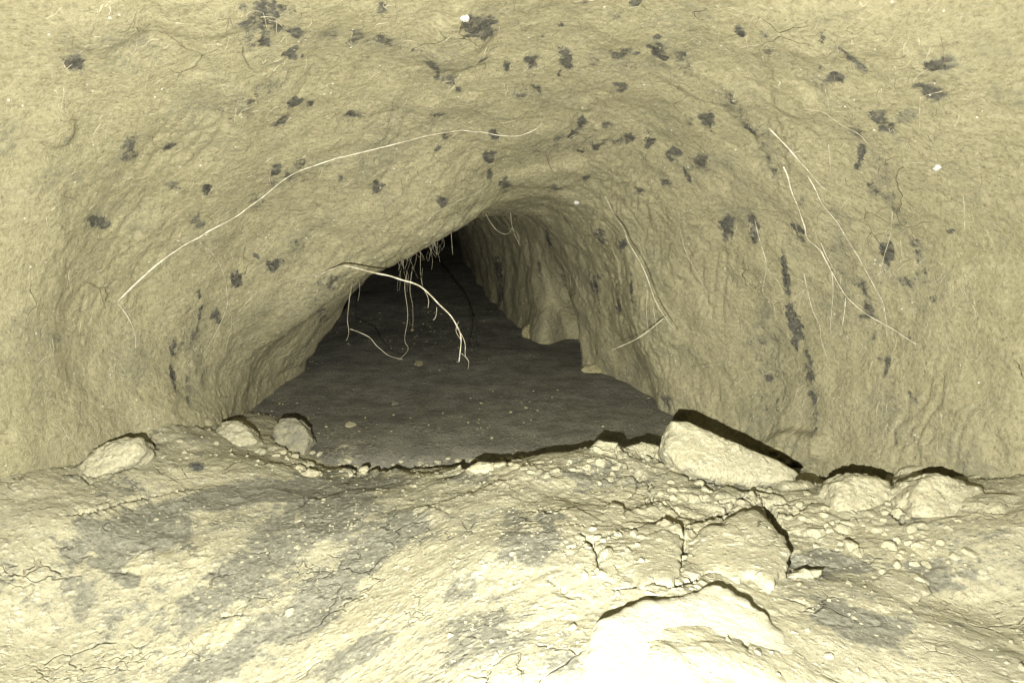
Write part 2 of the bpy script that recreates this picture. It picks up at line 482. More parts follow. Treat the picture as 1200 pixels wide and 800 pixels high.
# dark soil patches as seen on the wall: (px, py, half width, half height, angle, strength)
STAINS = [
 (330, 215, 40, 10, 35, .34), (760, 75, 70, 14, 0, .30), (300, 110, 40, 12, 30, .30), (640, 175, 60, 10, 10, .28), (880, 150, 12, 60, 35, .34), (990, 300, 14, 60, 10, .30), (900, 420, 20, 60, 5, .28), (230, 420, 14, 50, 0, .30), (470, 60, 50, 14, -10, .26), (1030, 200, 12, 60, 20, .34),
 (311, 20, 17, 26, -25, .75), (310, 48, 9, 10, 0, .8), (293, 37, 12, 14, 0, .45), (347, 37, 8, 10, 10, .7), (343, 61, 10, 9, 0, .9), (449, 47, 9, 7, 0, .8),
 (416, 47, 7, 13, -20, .5), (92, 76, 12, 9, 0, .8), (76, 163, 10, 6, 20, .8), (152, 177, 9, 16, -12, .55), (201, 173, 8, 4, 15, .8), (343, 122, 9, 5, 10, .85),
 (330, 142, 10, 4, 32, .75), (364, 125, 5, 4, 20, .8), (411, 138, 11, 5, 12, .8), (325, 199, 5, 9, -35, 1), (338, 204, 5, 4, 0, 1), (399, 206, 5, 6, 0, .75),
 (441, 219, 7, 6, 30, .8), (200, 218, 8, 4, 0, .55), (242, 221, 5, 6, 0, .9), (120, 263, 11, 8, 0, .8), (230, 260, 8, 10, 0, .55), (354, 189, 8, 5, 0, .55),
 (448, 9, 5, 6, 30, .7), (377, 44, 9, 5, 0, .4), (393, 42, 6, 7, 0, .4), (562, 33, 14, 10, -15, 1), (548, 25, 7, 8, -40, .8), (565, 70, 17, 5, 30, .75),
 (508, 76, 8, 6, -20, .75), (513, 90, 3, 6, -20, .7), (532, 100, 9, 5, -30, .75), (596, 79, 6, 5, 0, 1), (623, 78, 7, 11, 10, 1), (662, 74, 8, 9, 20, .85),
 (656, 87, 3, 6, -20, .8), (631, 105, 7, 5, 20, .9), (612, 112, 9, 4, 10, .5), (515, 135, 12, 4, -15, .65), (579, 154, 6, 4, 0, .85), (513, 175, 4, 3, 0, .8),
 (525, 159, 6, 6, 0, .55), (572, 184, 6, 8, 0, .8), (574, 204, 4, 6, 0, .8), (591, 213, 8, 7, -40, .7), (516, 233, 6, 5, 0, .95), (680, 148, 5, 10, -25, 1),
 (671, 158, 7, 4, 10, .9), (655, 160, 8, 3, 15, .65), (697, 176, 8, 4, 45, .8), (680, 180, 5, 3, 0, .7), (739, 163, 12, 6, 8, 1), (760, 167, 6, 5, -30, 1),
 (650, 216, 9, 6, 0, .65), (687, 207, 4, 3, 0, .9), (727, 101, 9, 7, 10, .7), (731, 62, 14, 5, 10, .7), (748, 61, 7, 3, 10, .9), (772, 58, 8, 8, 0, .75), (777, 64, 10, 4, -20, 1),
 (771, 40, 5, 3, 0, .9), (745, 4, 7, 5, 0, .8), (792, 180, 8, 6, 0, 1), (711, 147, 8, 4, 0, .55), (783, 214, 7, 4, -15, .75), (751, 221, 7, 4, 0, .6),
 (720, 20, 8, 6, 0, .4), (636, 49, 3, 3, 0, .9), (658, 35, 3, 3, 0, .9), (685, 5, 3, 5, 0, .7), (1098, 75, 20, 6, 2, 1), (1108, 71, 8, 7, 0, 1), (1088, 107, 13, 9, -10, 1), (1075, 100, 6, 5, 0, .8),
 (980, 94, 12, 9, -15, 1), (963, 79, 2, 5, 0, .8), (829, 140, 7, 11, 15, .9), (809, 138, 7, 5, 0, .5), (819, 190, 8, 11, 30, .9), (1008, 184, 5, 16, -8, .9), (1003, 157, 6, 9, 20, .5),
 (1034, 143, 7, 17, 35, .65), (1059, 138, 15, 5, 30, .5), (1000, 66, 4, 19, 42, .75), (867, 32, 4, 6, 20, .8), (801, 60, 10, 10, 20, .6), (966, 40, 3, 6, -10, .7),
 (899, 34, 6, 5, 0, .5), (904, 55, 8, 4, -30, .5), (804, 206, 2, 9, 30, .9), (850, 262, 6, 11, 0, .85), (880, 258, 5, 8, 0, .85), (861, 115, 6, 14, 30, .5),
 (880, 158, 4, 18, 38, .6), (902, 190, 4, 14, 25, .5), (934, 267, 6, 6, 0, .8), (942, 233, 4, 6, 0, .5), (1023, 219, 6, 10, 0, .4), (1130, 18, 5, 6, 0, .7), (1128, 178, 5, 7, 0, .4),
 (318, 309, 12, 8, 0, .7), (300, 300, 6, 3, -20, .6), (276, 326, 6, 9, 0, .7), (232, 343, 4, 8, 0, .75), (234, 372, 2.5, 24, 0, .7), (228, 395, 5, 7, 0, .55), (252, 370, 6, 7, 30, .9),
 (207, 407, 6, 8, 20, .7), (217, 403, 6, 3, 25, .7), (205, 439, 5, 8, 0, .8), (207, 455, 3, 14, 0, .55), (226, 455, 4, 22, 0, .5), (389, 326, 11, 6, 15, .6), (376, 366, 6, 12, 20, .5),
 (70, 399, 5, 11, 0, .5), (350, 290, 8, 10, 0, .4), (1053, 165, 5, 4, 0, .4),
 (585, 314, 4, 13, 0, .9), (587, 343, 2.5, 15, 0, .7), (697, 331, 5, 14, 5, .75), (732, 286, 6, 6, 0, .8), (746, 340, 3, 13, 0, 1), (726, 358, 4, 8, 0, .75), (634, 314, 3, 12, 0, .5),
 (707, 274, 4, 10, 15, .7), (643, 280, 3, 10, 15, .7), (660, 330, 3, 12, 10, .4), (850, 268, 7, 14, 0, .8), (883, 272, 5, 19, 10, 1), (922, 330, 3.5, 28, 6, .9), (930, 380, 6, 28, 8, .85),
 (945, 412, 4, 6, 20, 1), (951, 440, 5, 16, 10, .6), (953, 468, 5, 24, 0, .6), (949, 461, 4, 4, 0, .9), (955, 500, 4, 20, 0, .45), (1038, 296, 6, 20, 0, .85), (936, 271, 7, 9, 0, .7),
 (1063, 333, 10, 9, 0, .6), (1078, 308, 8, 26, 15, .42), (1015, 366, 6, 28, 5, .6), (1020, 395, 5, 14, 0, .45), (1112, 270, 6, 3, 10, .95), (1073, 471, 5, 11, 30, .6), (1058, 494, 4, 4, 0, .8),
 (1049, 506, 3, 14, 0, .5), (1038, 432, 3, 9, 0, .8), (897, 440, 6, 5, 0, .55), (781, 471, 10, 8, 0, .5), (1027, 421, 2.5, 4, 0, .9), (1092, 350, 8, 4, 0, .5), (1062, 400, 18, 3, 40, .3),
]


def stain_attr(px, py, vis, lst, warp_n, rough=0.5):
    st = np.zeros(len(px))
    for cx, cy, rx, ry, ang, s in lst:
        R = max(rx, ry) * 1.9
        k = np.where((np.abs(px - cx) < R) & (np.abs(py - cy) < R) & vis)[0]
        if not len(k): continue
        a = math.radians(ang)
        x = px[k] - cx; y = py[k] - cy
        ux = x * math.cos(a) - y * math.sin(a); uy = x * math.sin(a) + y * math.cos(a)
        r = np.sqrt((ux / rx) ** 2 + (uy / ry) ** 2) + warp_n[k] * rough
        st[k] = np.maximum(st[k], s * smooth(1.35, 0.35, r))
    return st


wn_ = fbm(V * 62, 4, 91, .65) * 1.6
stain = stain_attr(px, py, dd > 0.3, [(a, b, c * 1.12, d * 1.12, e, min(1, f * 1.15)) for a, b, c, d, e, f in STAINS], wn_, .9)
# the inner chamber's left side darkens with depth, foot to roof
zf = V[:, 2]
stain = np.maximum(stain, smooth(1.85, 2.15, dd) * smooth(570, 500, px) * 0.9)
wall_faces = grid_faces(nr, nc)
if flip > 0: wall_faces = wall_faces[:, ::-1]
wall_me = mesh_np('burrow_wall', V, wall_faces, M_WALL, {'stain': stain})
wall = link('burrow_wall', wall_me, kind='structure', label='hand-scraped yellow clay wall and roof of the burrow with dark soil patches')
sub = wall_faces
wall_bvh = BVHTree.FromPolygons([tuple(v) for v in V.tolist()], sub.tolist())


def hit_wall(px_, py_):
    d = ray_dir(px_, py_)
    h = wall_bvh.ray_cast(Vector(CAM), Vector(d))
    if h[0] is None: return None
    p = np.array(h[0]); n = np.array(h[1])
    if np.dot(n, d) > 0: n = -n
    return p, n


# ------------------------------------------------------------------ inner floor (level, dark soil)
xs = np.linspace(-2.2, 1.6, 330); ys = np.concatenate([np.linspace(-1.0, 1.0, 20, endpoint=False), np.linspace(1.0, 2.6, 320, endpoint=False), np.linspace(2.6, 7.0, 90)])
XX, YY = np.meshgrid(xs, ys)
FV = np.stack([XX.ravel(), YY.ravel(), np.zeros(XX.size)], 1)
FV[:, 2] = 0.014 * fbm(FV * 2.6, 2, 5) + 0.0022 * fbm(FV * 14, 3, 8) + 0.0010 * fbm(FV * 60, 3, 9)
FV[:, 2] += -0.006 - .04 * np.exp(-((FV[:, 1] - 1.09) / .04) ** 2) * smooth(-.50, -.30, FV[:, 0]) * smooth(.40, .26, FV[:, 0])
fpx, fpy, fd = proj(FV)
clay = stain_attr(fpx, fpy, FV[:, 1] > 0.9, [(400, 515, 40, 30, 0, .5), (340, 470, 60, 20, 15, .38), (560, 540, 90, 18, 0, .42), (470, 520, 80, 30, 0, .22), (310, 455, 30, 8, 15, .55),
    (740, 470, 40, 30, 0, .3), (700, 432, 20, 8, 0, .4), (600, 470, 120, 40, 0, .16)], fbm(FV * 40, 3, 12), 0.5)
floor_me = mesh_np('ground', FV, grid_faces(*XX.shape), M_FLOOR, {'clay': clay})
ground = link('ground', floor_me, kind='structure', label='dark damp soil floor of the inner burrow')

# ------------------------------------------------------------------ spoil bank in the mouth: a height field
ctrl = []
for q in [(-45, 562), (0, 556), (66, 546), (120, 520), (160, 508), (210, 500), (255, 490)]:
    p, _ = hit_wall(*q); ctrl.append(p - np.array([0, 0, .004]))
for q in [(965, 552), (1000, 551), (1060, 550), (1130, 550), (1180, 552), (1240, 556)]:
    p, _ = hit_wall(*q); ctrl.append(p - np.array([0, 0, .004]))
PIX = [(300, 512, 1.20), (370, 547, 1.13), (440, 557, 1.09), (520, 549, 1.06), (600, 531, 1.05), (650, 525, 1.06), (700, 524, 1.07), (770, 527, 1.06), (850, 550, 1.02), (905, 558, 1.02),
       (60, 620, .78), (180, 600, .88), (300, 590, .92), (400, 600, .90), (500, 590, .90), (620, 575, .89), (720, 575, .89), (820, 585, .86), (930, 592, .88), (1050, 602, .80), (1140, 620, .73),
       (50, 740, .68), (180, 720, .72), (320, 700, .74), (440, 680, .74), (560, 660, .70), (680, 660, .65), (800, 670, .635), (920, 690, .64), (1050, 700, .64), (1140, 720, .63),
       (60, 850, .57), (250, 830, .60), (420, 800, .58), (560, 770, .53), (700, 715, .57), (790, 712, .555), (880, 725, .56), (670, 770, .495), (780, 770, .47), (900, 790, .475), (1040, 810, .50), (1150, 830, .48),
       (250, 960, .43), (600, 940, .385), (800, 940, .365), (1000, 960, .40)]
for q in PIX:
    p = at(*[np.array(c) for c in q])
    if 330 < q[0] < 800 and q[2] > 1.0: p = p - np.array([0, 0, .013 if q[0] < 560 else .007])
    ctrl.append(p)
for q, dz in [((370, 547, 1.13), -.02), ((440, 557, 1.09), -.02), ((520, 549, 1.06), -.02), ((600, 531, 1.05), -.02), ((650, 525, 1.06), -.02), ((700, 524, 1.07), -.02), ((770, 520, 1.08), .0), ((300, 505, 1.22), .0)]:
    p = at(*[np.array(c) for c in q]); ctrl.append(np.array([p[0], p[1] + 0.16, dz])); ctrl.append(np.array([p[0], p[1] + 0.35, -.05]))
ctrl += [np.array([x, 0.0, .26]) for x in (-.8, -.3, .3, .8)] + [np.array([x, -.6, .2]) for x in (-.8, 0, .8)]
ctrl = np.array(ctrl)


def rbf_fit(P, z, lam=1e-3):
    D = np.linalg.norm(P[:, None] - P[None], axis=2)
    K = np.sqrt(D ** 2 + .02 ** 2)
    n = len(P)
    A = np.zeros((n + 3, n + 3)); A[:n, :n] = -K + lam * np.eye(n) * -1
    A[:n, n] = 1; A[:n, n + 1:] = P; A[n, :n] = 1; A[n + 1:, :n] = P.T
    w = np.linalg.solve(A, np.concatenate([z, np.zeros(3)]))
    return w


RW = rbf_fit(ctrl[:, :2], ctrl[:, 2])


def base_h(P):
    out = np.empty(len(P)); n = len(ctrl)
    for i in range(0, len(P), 40000):
        q = P[i:i + 40000]
        D = np.linalg.norm(q[:, None] - ctrl[None, :, :2], axis=2)
        out[i:i + 40000] = -np.sqrt(D ** 2 + .02 ** 2) @ RW[:n] + RW[n] + q @ RW[n + 1:]
    return out


ny, nx = 560, 620
yv = np.concatenate([np.linspace(-.9, .25, 30, endpoint=False), .25 * (1.45 / .25) ** np.linspace(0, 1, ny - 30)])
uv = np.linspace(-1, 1, nx)
hw = np.clip(.28 + .62 * yv, .55, 1.2)
MX = uv[None] * hw[:, None]; MY = np.repeat(yv[:, None], nx, 1)
MP = np.stack([MX.ravel(), MY.ravel()], 1)
H0 = base_h(MP)
P3 = np.concatenate([MP, np.zeros((len(MP), 1))], 1)
H = H0 + 0.016 * fbm(P3 * 6, 3, 101) + 0.006 * fbm(P3 * 16 + 3, 3, 111)


def march(px_, py_):
    """first point of the ray of a pixel on the smooth bank"""
    d = ray_dir(px_, py_)
    t = np.linspace(.3, 1.45, 460)
    P = CAM + t[:, None] * d
    below = P[:, 2] < base_h(P[:, :2])
    k = np.argmax(below) if below.any() else len(t) - 1
    return P[k], t[k]


# crust lumps: cellular plates of several sizes
Wp = MP + 0.012 * np.stack([fbm(P3 * 28, 2, 121), fbm(P3 * 28 + 9, 2, 131)], 1)
rough_mask = (0.35 + 0.65 * smooth(-.15, .45, fbm(P3 * 7, 3, 141) + 0.5 * MP[:, 0])) * (.45 + .55 * smooth(-.15, .2, MP[:, 0]))
f1, f2, cid = cells(Wp * 16, 3)
rightside = smooth(.05, .3, MP[:, 0]) * smooth(.5, .7, MP[:, 1])
H += rough_mask * ((0.008 + .010 * rightside) * (cid - .5) * smooth(0, .25, f2 - f1) + 0.004 * (smooth(0, .35, f2 - f1) - 1) * (0.3 + cid))
f1, f2, cid = cells(Wp * 42, 4)
H += rough_mask * (0.0022 * (cid - .5) * smooth(0, .3, f2 - f1) + 0.0012 * (smooth(0, .4, f2 - f1) - 1))
f1, f2, cid = cells(Wp * 100, 5)
H += 0.0022 * np.clip(.7 - f1, 0, 1) * smooth(.45, .9, cid)
H += 0.0007 * fbm(P3 * 130, 2, 151)

# open cracks in the crust, drawn where the photograph shows them: (pixels, half width m, depth m, lip m)
CRACKS = [
 ([(370, 545), (395, 556), (430, 560), (470, 560), (488, 550), (510, 546), (535, 551), (560, 550), (585, 545), (600, 535), (625, 528), (660, 528), (690, 527)], .009, .045, .020),
 ([(690, 522), (720, 530), (745, 538), (770, 535), (780, 545), (800, 545)], .003, .02, .006),
 ([(780, 540), (800, 548), (808, 556), (830, 560), (850, 570)], .004, .02, .008),
 ([(735, 618), (765, 614), (785, 610), (800, 614), (830, 606), (850, 596), (862, 588), (885, 585), (898, 592), (910, 608), (922, 622), (928, 634)], .006, .035, .014),
 ([(800, 614), (802, 640), (795, 660), (793, 675)], .0035, .025, .0),
 ([(720, 688), (745, 684), (765, 680), (780, 686), (800, 684), (812, 678), (830, 668)], .0055, .03, .008),
 ([(680, 628), (690, 632), (699, 645), (701, 662)], .005, .025, .008),
 ([(665, 600), (640, 605), (620, 600)], .003, .015, .004),
 ([(905, 600), (930, 602), (950, 596), (960, 594)], .003, .015, .005),
 ([(870, 560), (905, 566), (940, 566), (965, 565)], .004, .02, .007),
 ([(910, 672), (911, 660), (915, 650)], .003, .02, .0),
 ([(912, 668), (935, 660), (958, 660)], .004, .02, .007),
 ([(1030, 598), (1050, 605), (1060, 612)], .003, .015, .005), ([(1040, 560), (1045, 575), (1058, 585)], .006, .03, .010),
 ([(975, 555), (1010, 548), (1032, 552), (1040, 565)], .006, .03, .010), ([(1055, 555), (1085, 545), (1110, 553), (1135, 562)], .006, .03, .010),
 ([(70, 548), (95, 540), (105, 528), (130, 514), (160, 507), (195, 503), (235, 500), (262, 500)], .005, .03, .010),
 ([(66, 605), (90, 606), (118, 600), (150, 590), (190, 583), (240, 572)], .003, .016, .006),
 ([(172, 508), (180, 522), (184, 530)], .003, .02, .004), ([(100, 560), (135, 557), (160, 552)], .003, .015, .005), ([(75, 558), (95, 560), (108, 570)], .0035, .02, .006),
 ([(350, 552), (330, 552), (310, 553)], .003, .015, .004), ([(318, 505), (330, 522), (350, 538), (370, 548)], .004, .025, .008),
 ([(530, 606), (510, 596), (490, 592)], .002, .01, .003), ([(500, 592), (540, 580), (575, 570), (600, 562)], .003, .012, .006),
 ([(375, 585), (360, 585), (352, 592)], .003, .015, .006), ([(260, 725), (285, 723)], .003, .015, .006), ([(130, 672), (150, 672)], .0025, .012, .004),
 ([(820, 690), (850, 720), (870, 745), (880, 770)], .002, .012, .0), ([(640, 675), (660, 690), (670, 700)], .002, .01, .003), ([(895, 640), (870, 660), (850, 668)], .002, .01, .003),
 ([(940, 610), (975, 620), (1000, 628)], .002, .01, .004), ([(590, 545), (620, 548), (655, 560)], .002, .01, .003), ([(700, 560), (740, 556), (770, 565)], .002, .01, .004),
 ([(760, 560), (765, 580), (790, 590), (800, 600)], .0025, .012, .004), ([(840, 575), (870, 578), (880, 570)], .002, .012, .004),
 ([(770, 475 + 110), (750, 590), (720, 600), (700, 598)], .002, .01, .004),
]
CUT = np.zeros(len(MP))
for pts, w, dep, lip in CRACKS:
    pts = np.array(pts, float)
    dens = catmull(pts, max(12, len(pts) * 14))
    dens = dens + np.stack([rng.normal(0, .5, len(dens)), rng.normal(0, .45, len(dens))], 1)
    W3 = np.array([march(*q)[0] for q in dens])[:, :2]
    lo = W3.min(0) - .09; hi = W3.max(0) + .09
    k = np.where((MP > lo).all(1) & (MP < hi).all(1))[0]
    if not len(k): continue
    q = MP[k]
    best = np.full(len(k), 9.0); side = np.zeros(len(k)); tt = np.zeros(len(k))
    for i in range(len(W3) - 1):
        a, b = W3[i], W3[i + 1]; ab = b - a; L2 = ab @ ab + 1e-12
        t = np.clip(((q - a) @ ab) / L2, 0, 1)
        c = a + t[:, None] * ab
        dv = q - c
        dist = np.hypot(dv[:, 0], dv[:, 1])
        closer = dist < best
        best = np.where(closer, dist, best); side = np.where(closer, dv[:, 1], side); tt = np.where(closer, (i + t) / (len(W3) - 1), tt)
    taper = np.clip(np.minimum(tt, 1 - tt) * 7, 0.15, 1) * (0.65 + 0.5 * vnoise(np.stack([tt * len(W3) * .35, tt * 0, tt * 0], 1), 77))
    wv = w * np.clip(taper, .25, 1.3)
    g = smooth(wv * 1.25, wv * .35, best)
    H[k] += -dep * g * np.clip(taper, .3, 1)
    sd = np.clip(side / (best + .002), -1, 1)               # +1 beyond the crack, -1 on the camera's side, 0 at its ends and along cracks that run away
    H[k] += lip * np.where(sd < 0, -sd * 1.25 * np.exp(-best / .04), -sd * 1.1 * np.exp(-best / .045)) * np.clip(taper, .2, 1)
    CUT[k] = np.maximum(CUT[k], g)
calm = .35 + .65 * smooth(.40, .95, MP[:, 1])          # trodden, powdery nearest the entrance
H = H0 + (H - H0) * calm
MV = np.concatenate([MP, H[:, None]], 1)
mpx, mpy, md = proj(MV)
GREYS = [
 (160, 625, 80, 34, 14, .62), (300, 578, 120, 13, 9, .7), (380, 600, 70, 30, 25, .62), (300, 660, 90, 30, 36, .5), (390, 690, 110, 26, 42, .55), (250, 780, 110, 22, 32, .58), (440, 640, 90, 22, 35, .4),
 (150, 678, 16, 9, -10, .8), (133, 545, 5, 5, 0, .5), (232, 546, 8, 6, 0, .95), (240, 705, 26, 12, 20, .5), (620, 630, 45, 32, 0, .42), (540, 690, 30, 18, 0, .35), (415, 770, 60, 16, 35, .45), (560, 740, 60, 30, 20, .3),
 (640, 610, 20, 12, 0, .5), (535, 695, 14, 9, 20, .5), (1010, 730, 60, 26, -12, .5), (1090, 680, 40, 22, 0, .42), (970, 660, 50, 14, 0, .45), (850, 570, 50, 10, -10, .35), (1060, 610, 40, 10, 0, .3), (930, 545, 40, 8, 0, .4),
 (700, 560, 70, 20, 0, .36), (800, 740, 60, 18, 30, .15), (900, 640, 30, 14, 0, .2), (660, 780, 20, 14, 0, .35), (550, 560, 40, 8, 0, .4), (420, 565, 60, 10, 0, .62), (360, 570, 30, 10, 0, .6), (90, 700, 20, 30, 0, .2),
]
stain_shade = stain_attr(mpx, mpy, md > .2, GREYS, fbm(P3 * 45, 3, 161), .7)
stain_shade = stain_shade * 1.25 + 0.22 * smooth(.05, .4, fbm(P3 * 11, 3, 171)) + 0.07 + .08 * smooth(.05, -.25, MP[:, 0])
stain_shade = np.where(CUT > .3, np.maximum(stain_shade, .3), stain_shade)  # shade inside the open cracks put in as grey colour
mound_me = mesh_np('spoil_bank', MV, grid_faces(ny, nx), M_MOUND, {'stain': stain_shade})
mound = link('spoil_bank', mound_me, kind='structure', label='pale dry cracked bank of dug clay in the burrow mouth')
mound_faces = grid_faces(ny, nx)
mound_bvh = BVHTree.FromPolygons([tuple(v) for v in MV.tolist()], mound_faces.tolist())
floor_bvh = BVHTree.FromPolygons([tuple(v) for v in FV.tolist()], grid_faces(*XX.shape).tolist())


def first_hit(px_, py_, which):
    d = ray_dir(px_, py_); best = None
    for b in which:
        h = b.ray_cast(Vector(CAM), Vector(d))
        if h[0] is not None:
            t = (np.array(h[0]) - CAM) @ FWD
            if best is None or t < best[1]: best = (np.array(h[0]), t, np.array(h[1]))
    return best


# ------------------------------------------------------------------ clods lying on the bank
def clod_mesh(name, poly, d, thick, mat, seed, lumpy=1.0, nphi=110, nth=60, lean=.9, roll=0.0):
    """a lump whose outline seen from the mouth follows the photograph, with real thickness behind it"""
    poly = np.array(poly, float)
    if np.ptp(poly[:, 0]) > 150: nphi, nth = 230, 120
    c = poly.mean(0)
    P = (poly - c) / F * d; P[:, 1] *= -1
    ang = np.arctan2(P[:, 1], P[:, 0]); o = np.argsort(ang); ang = ang[o]; rad = np.hypot(P[:, 0], P[:, 1])[o]
    phi = np.linspace(-math.pi, math.pi, nphi, endpoint=False)
    PP = P[o]; R = np.zeros(nphi)
    for i in range(len(PP)):                                # straight broken edges between the corners
        a, b = PP[i], PP[(i + 1) % len(PP)]; e = b - a
        den = np.cos(phi) * e[1] - np.sin(phi) * e[0]
        den = np.where(np.abs(den) < 1e-12, 1e-12, den)
        t = (a[0] * e[1] - a[1] * e[0]) / den
        u = (np.cos(phi) * a[1] - np.sin(phi) * a[0]) / den * -1
        ok = (t > 0) & (u >= -1e-6) & (u <= 1 + 1e-6)
        R = np.where(ok, np.maximum(R, t), R)
    bad = R <= 0
    if bad.any(): R[bad] = np.interp(phi[bad], phi[~bad], R[~bad])
    ph3 = np.stack([np.cos(phi), np.sin(phi), np.full(nphi, seed * 1.9)], 1)
    R = R * (1 + .09 * fbm(ph3 * 2.6, 3, seed) + .045 * fbm(ph3 * 9, 3, seed + 3, .65))        # chipped outline
    tq = np.linspace(0, math.pi, 600)                       # squarish profile: flat faces, broken edges
    sq = np.sin(tq) ** .36; cq = np.sign(np.cos(tq)) * np.abs(np.cos(tq)) ** .5
    al = np.concatenate([[0], np.cumsum(np.hypot(np.diff(sq) * rad.mean(), np.diff(cq) * thick))])
    st = np.interp(np.linspace(0, al[-1], nth), al, sq); ct = np.interp(np.linspace(0, al[-1], nth), al, cq)
    X = st[:, None] * R[None] * np.cos(phi); Y = st[:, None] * R[None] * np.sin(phi); Z = np.repeat(ct[:, None] * thick, nphi, 1)
    C0 = at(np.array(c[0]), np.array(c[1]), np.array(d))
    dep = np.maximum(d + lean * Y.ravel() + roll * X.ravel(), .3)
    L = at(c[0] + X.ravel() * F / d, c[1] - Y.ravel() * F / d, dep) - C0 + Z.ravel()[:, None] * (FWD - .5 * lean * UP)
    n = X.ravel()[:, None] * RIGHT / (R.mean() ** 2) + Y.ravel()[:, None] * UP / (R.mean() ** 2) + Z.ravel()[:, None] * FWD / thick ** 2
    n /= np.linalg.norm(n, axis=1, keepdims=True) + 1e-9
    s = R.mean()
    off = np.array([seed * 3.7, seed * 1.3, seed * 2.1])
    facet = np.abs(fbm(L / s * 0.9 + off, 2, seed))
    L = L + n * (s * lumpy * (0.10 * fbm(L / s * 1.6 + off, 3, seed + 5) - 0.20 * facet + 0.13 * fbm(L / s * 4 + off, 5, seed + 9, .62)) + .0012 * fbm(L * 140 + off, 2, seed))[:, None]
    f = []
    for i in range(nth - 1):
        for j in range(nphi):
            f.append((i * nphi + j, i * nphi + (j + 1) % nphi, (i + 1) * nphi + (j + 1) % nphi, (i + 1) * nphi + j))
    me = mesh_np(name, L, np.array(f)[:, ::-1], mat)
    C = at(np.array(c[0]), np.array(c[1]), np.array(d)) - UP * (.42 * lean * thick)
    return me, C


def ell(cx, cy, rx, ry, n=11):
    return [(cx + rx * math.cos(a) * random.uniform(.85, 1.1), cy + ry * math.sin(a) * random.uniform(.85, 1.1)) for a in np.linspace(0, 2 * math.pi, n, endpoint=False)]


def clod(poly, label, base, thick, mat=None, name='clay_clod', group='clods on the bank', lift=.2, lumpy=1.0, d=None, lean_=None, flush=.80, roll=0.0):
    hit = first_hit(base[0], base[1], (mound_bvh, floor_bvh, wall_bvh))
    pc = np.mean(np.array(poly, float), 0)
    lean = 0.0
    if not d:                                     # lie back along the slope of the ground under it
        top = min(q[1] for q in poly)
        h2 = first_hit(base[0], top, (mound_bvh, floor_bvh))
        k = (h2[1] - hit[1]) / max(1e-3, (base[1] - top) / F * hit[1]) if h2 is not None else .8
        lean = float(np.clip(flush * k, .3, 2.6)) if k < 4 else .8
        lean = lean_ if lean_ is not None else lean
        thick = thick * (1 - .30 * smooth(.8, 1.7, lean))
    dd_ = d if d else hit[1] + lean * (base[1] - pc[1]) / F * hit[1] + thick * (.95 - lift)
    me, C = clod_mesh(name, poly, dd_, thick, mat or M_MOUND, len(bpy.data.meshes), lumpy, lean=lean, roll=roll)
    o = link(name, me, loc=C, label=label, kind='thing', category='clod' if 'clod' in name or 'block' in name or 'lump' in name else 'stone')
    if group: o['group'] = group
    return o


clod([(774, 500), (782, 489), (800, 489), (832, 503), (870, 519), (905, 534), (940, 551), (925, 562), (880, 566), (830, 558), (795, 545), (775, 525)],
     'long smooth clay slab tilted against the right wall, black shadow along its top', (840, 562), .03, lift=.35, lumpy=.55, name='clay_block')
clod([(962, 580), (966, 558), (985, 547), (1010, 546), (1030, 555), (1036, 578), (1018, 597), (985, 602), (965, 595)],
     'rounded pale clod at the right wall just right of the long slab', (1000, 598), .035, lean_=.75)
clod([(1048, 570), (1058, 552), (1080, 545), (1105, 553), (1135, 563), (1150, 588), (1120, 610), (1080, 610), (1053, 596)],
     'broad pale clod at the far right end of the bank against the wall', (1090, 606), .035, lean_=.75)
clod([(804, 624), (822, 606), (838, 607), (862, 590), (884, 585), (900, 596), (911, 616), (926, 637), (914, 656), (903, 684), (880, 672), (858, 680), (828, 668), (800, 677)],
     'biggest angular clod with a black crack round its peaked top', (860, 682), .028, lift=.4, lumpy=.9, flush=.66)
clod([(741, 634), (750, 620), (776, 612), (799, 618), (802, 642), (796, 664), (788, 684), (765, 677), (747, 686), (731, 662)],
     'squarish clod left of the biggest angular clod across a narrow crack', (765, 684), .020, lift=.35, flush=.77)
clod([(252, 508), (262, 491), (284, 488), (300, 499), (309, 514), (290, 524), (262, 524)],
     'peaked clod at the foot of the left wall beside the burrow opening', (280, 522), .03, lean_=.75)
clod([(322, 500), (332, 488), (350, 486), (362, 496), (369, 515), (360, 532), (340, 530), (325, 516)],
     'upright grey-faced clod standing at the edge of the dark floor', (345, 530), .025, M_CLOD_GREY, lean_=.6)
clod([(97, 548), (120, 521), (150, 507), (172, 508), (178, 525), (160, 541), (120, 560), (100, 560)],
     'flat tilted slab at the foot of the left wall near the picture edge', (130, 556), .03, lean_=.75, name='clay_block')
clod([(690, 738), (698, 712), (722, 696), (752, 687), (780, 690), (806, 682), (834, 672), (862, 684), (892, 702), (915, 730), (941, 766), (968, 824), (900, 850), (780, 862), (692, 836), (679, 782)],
     'big slab nearest the camera, coloured pale for glare, cracked along its top', (800, 842), .028, M_SLAB_GLARE, lift=.62, lumpy=.45, lean_=1.86, roll=.40)
clod([(344, 597), (364, 588), (378, 592), (371, 605), (346, 613)], 'small pale flat clod in the grey trough on the left bank', (358, 608), .012)
clod([(233, 738), (262, 724), (288, 726), (280, 742), (250, 754), (231, 754)], 'pale lump low on the left bank with a short crack above', (258, 748), .016)
clod([(690, 522), (700, 513), (725, 516), (728, 526), (700, 532)], 'thin clod on the crest left of the long slab, the left one of two', (710, 530), .018)
clod([(730, 521), (752, 515), (772, 520), (772, 536), (740, 536)], 'low clod on the crest touching the left end of the long slab', (752, 535), .018)
clod([(915, 672), (938, 661), (960, 663), (956, 673), (930, 681)], 'small finger-shaped clod right of the biggest angular clod', (936, 676), .012)
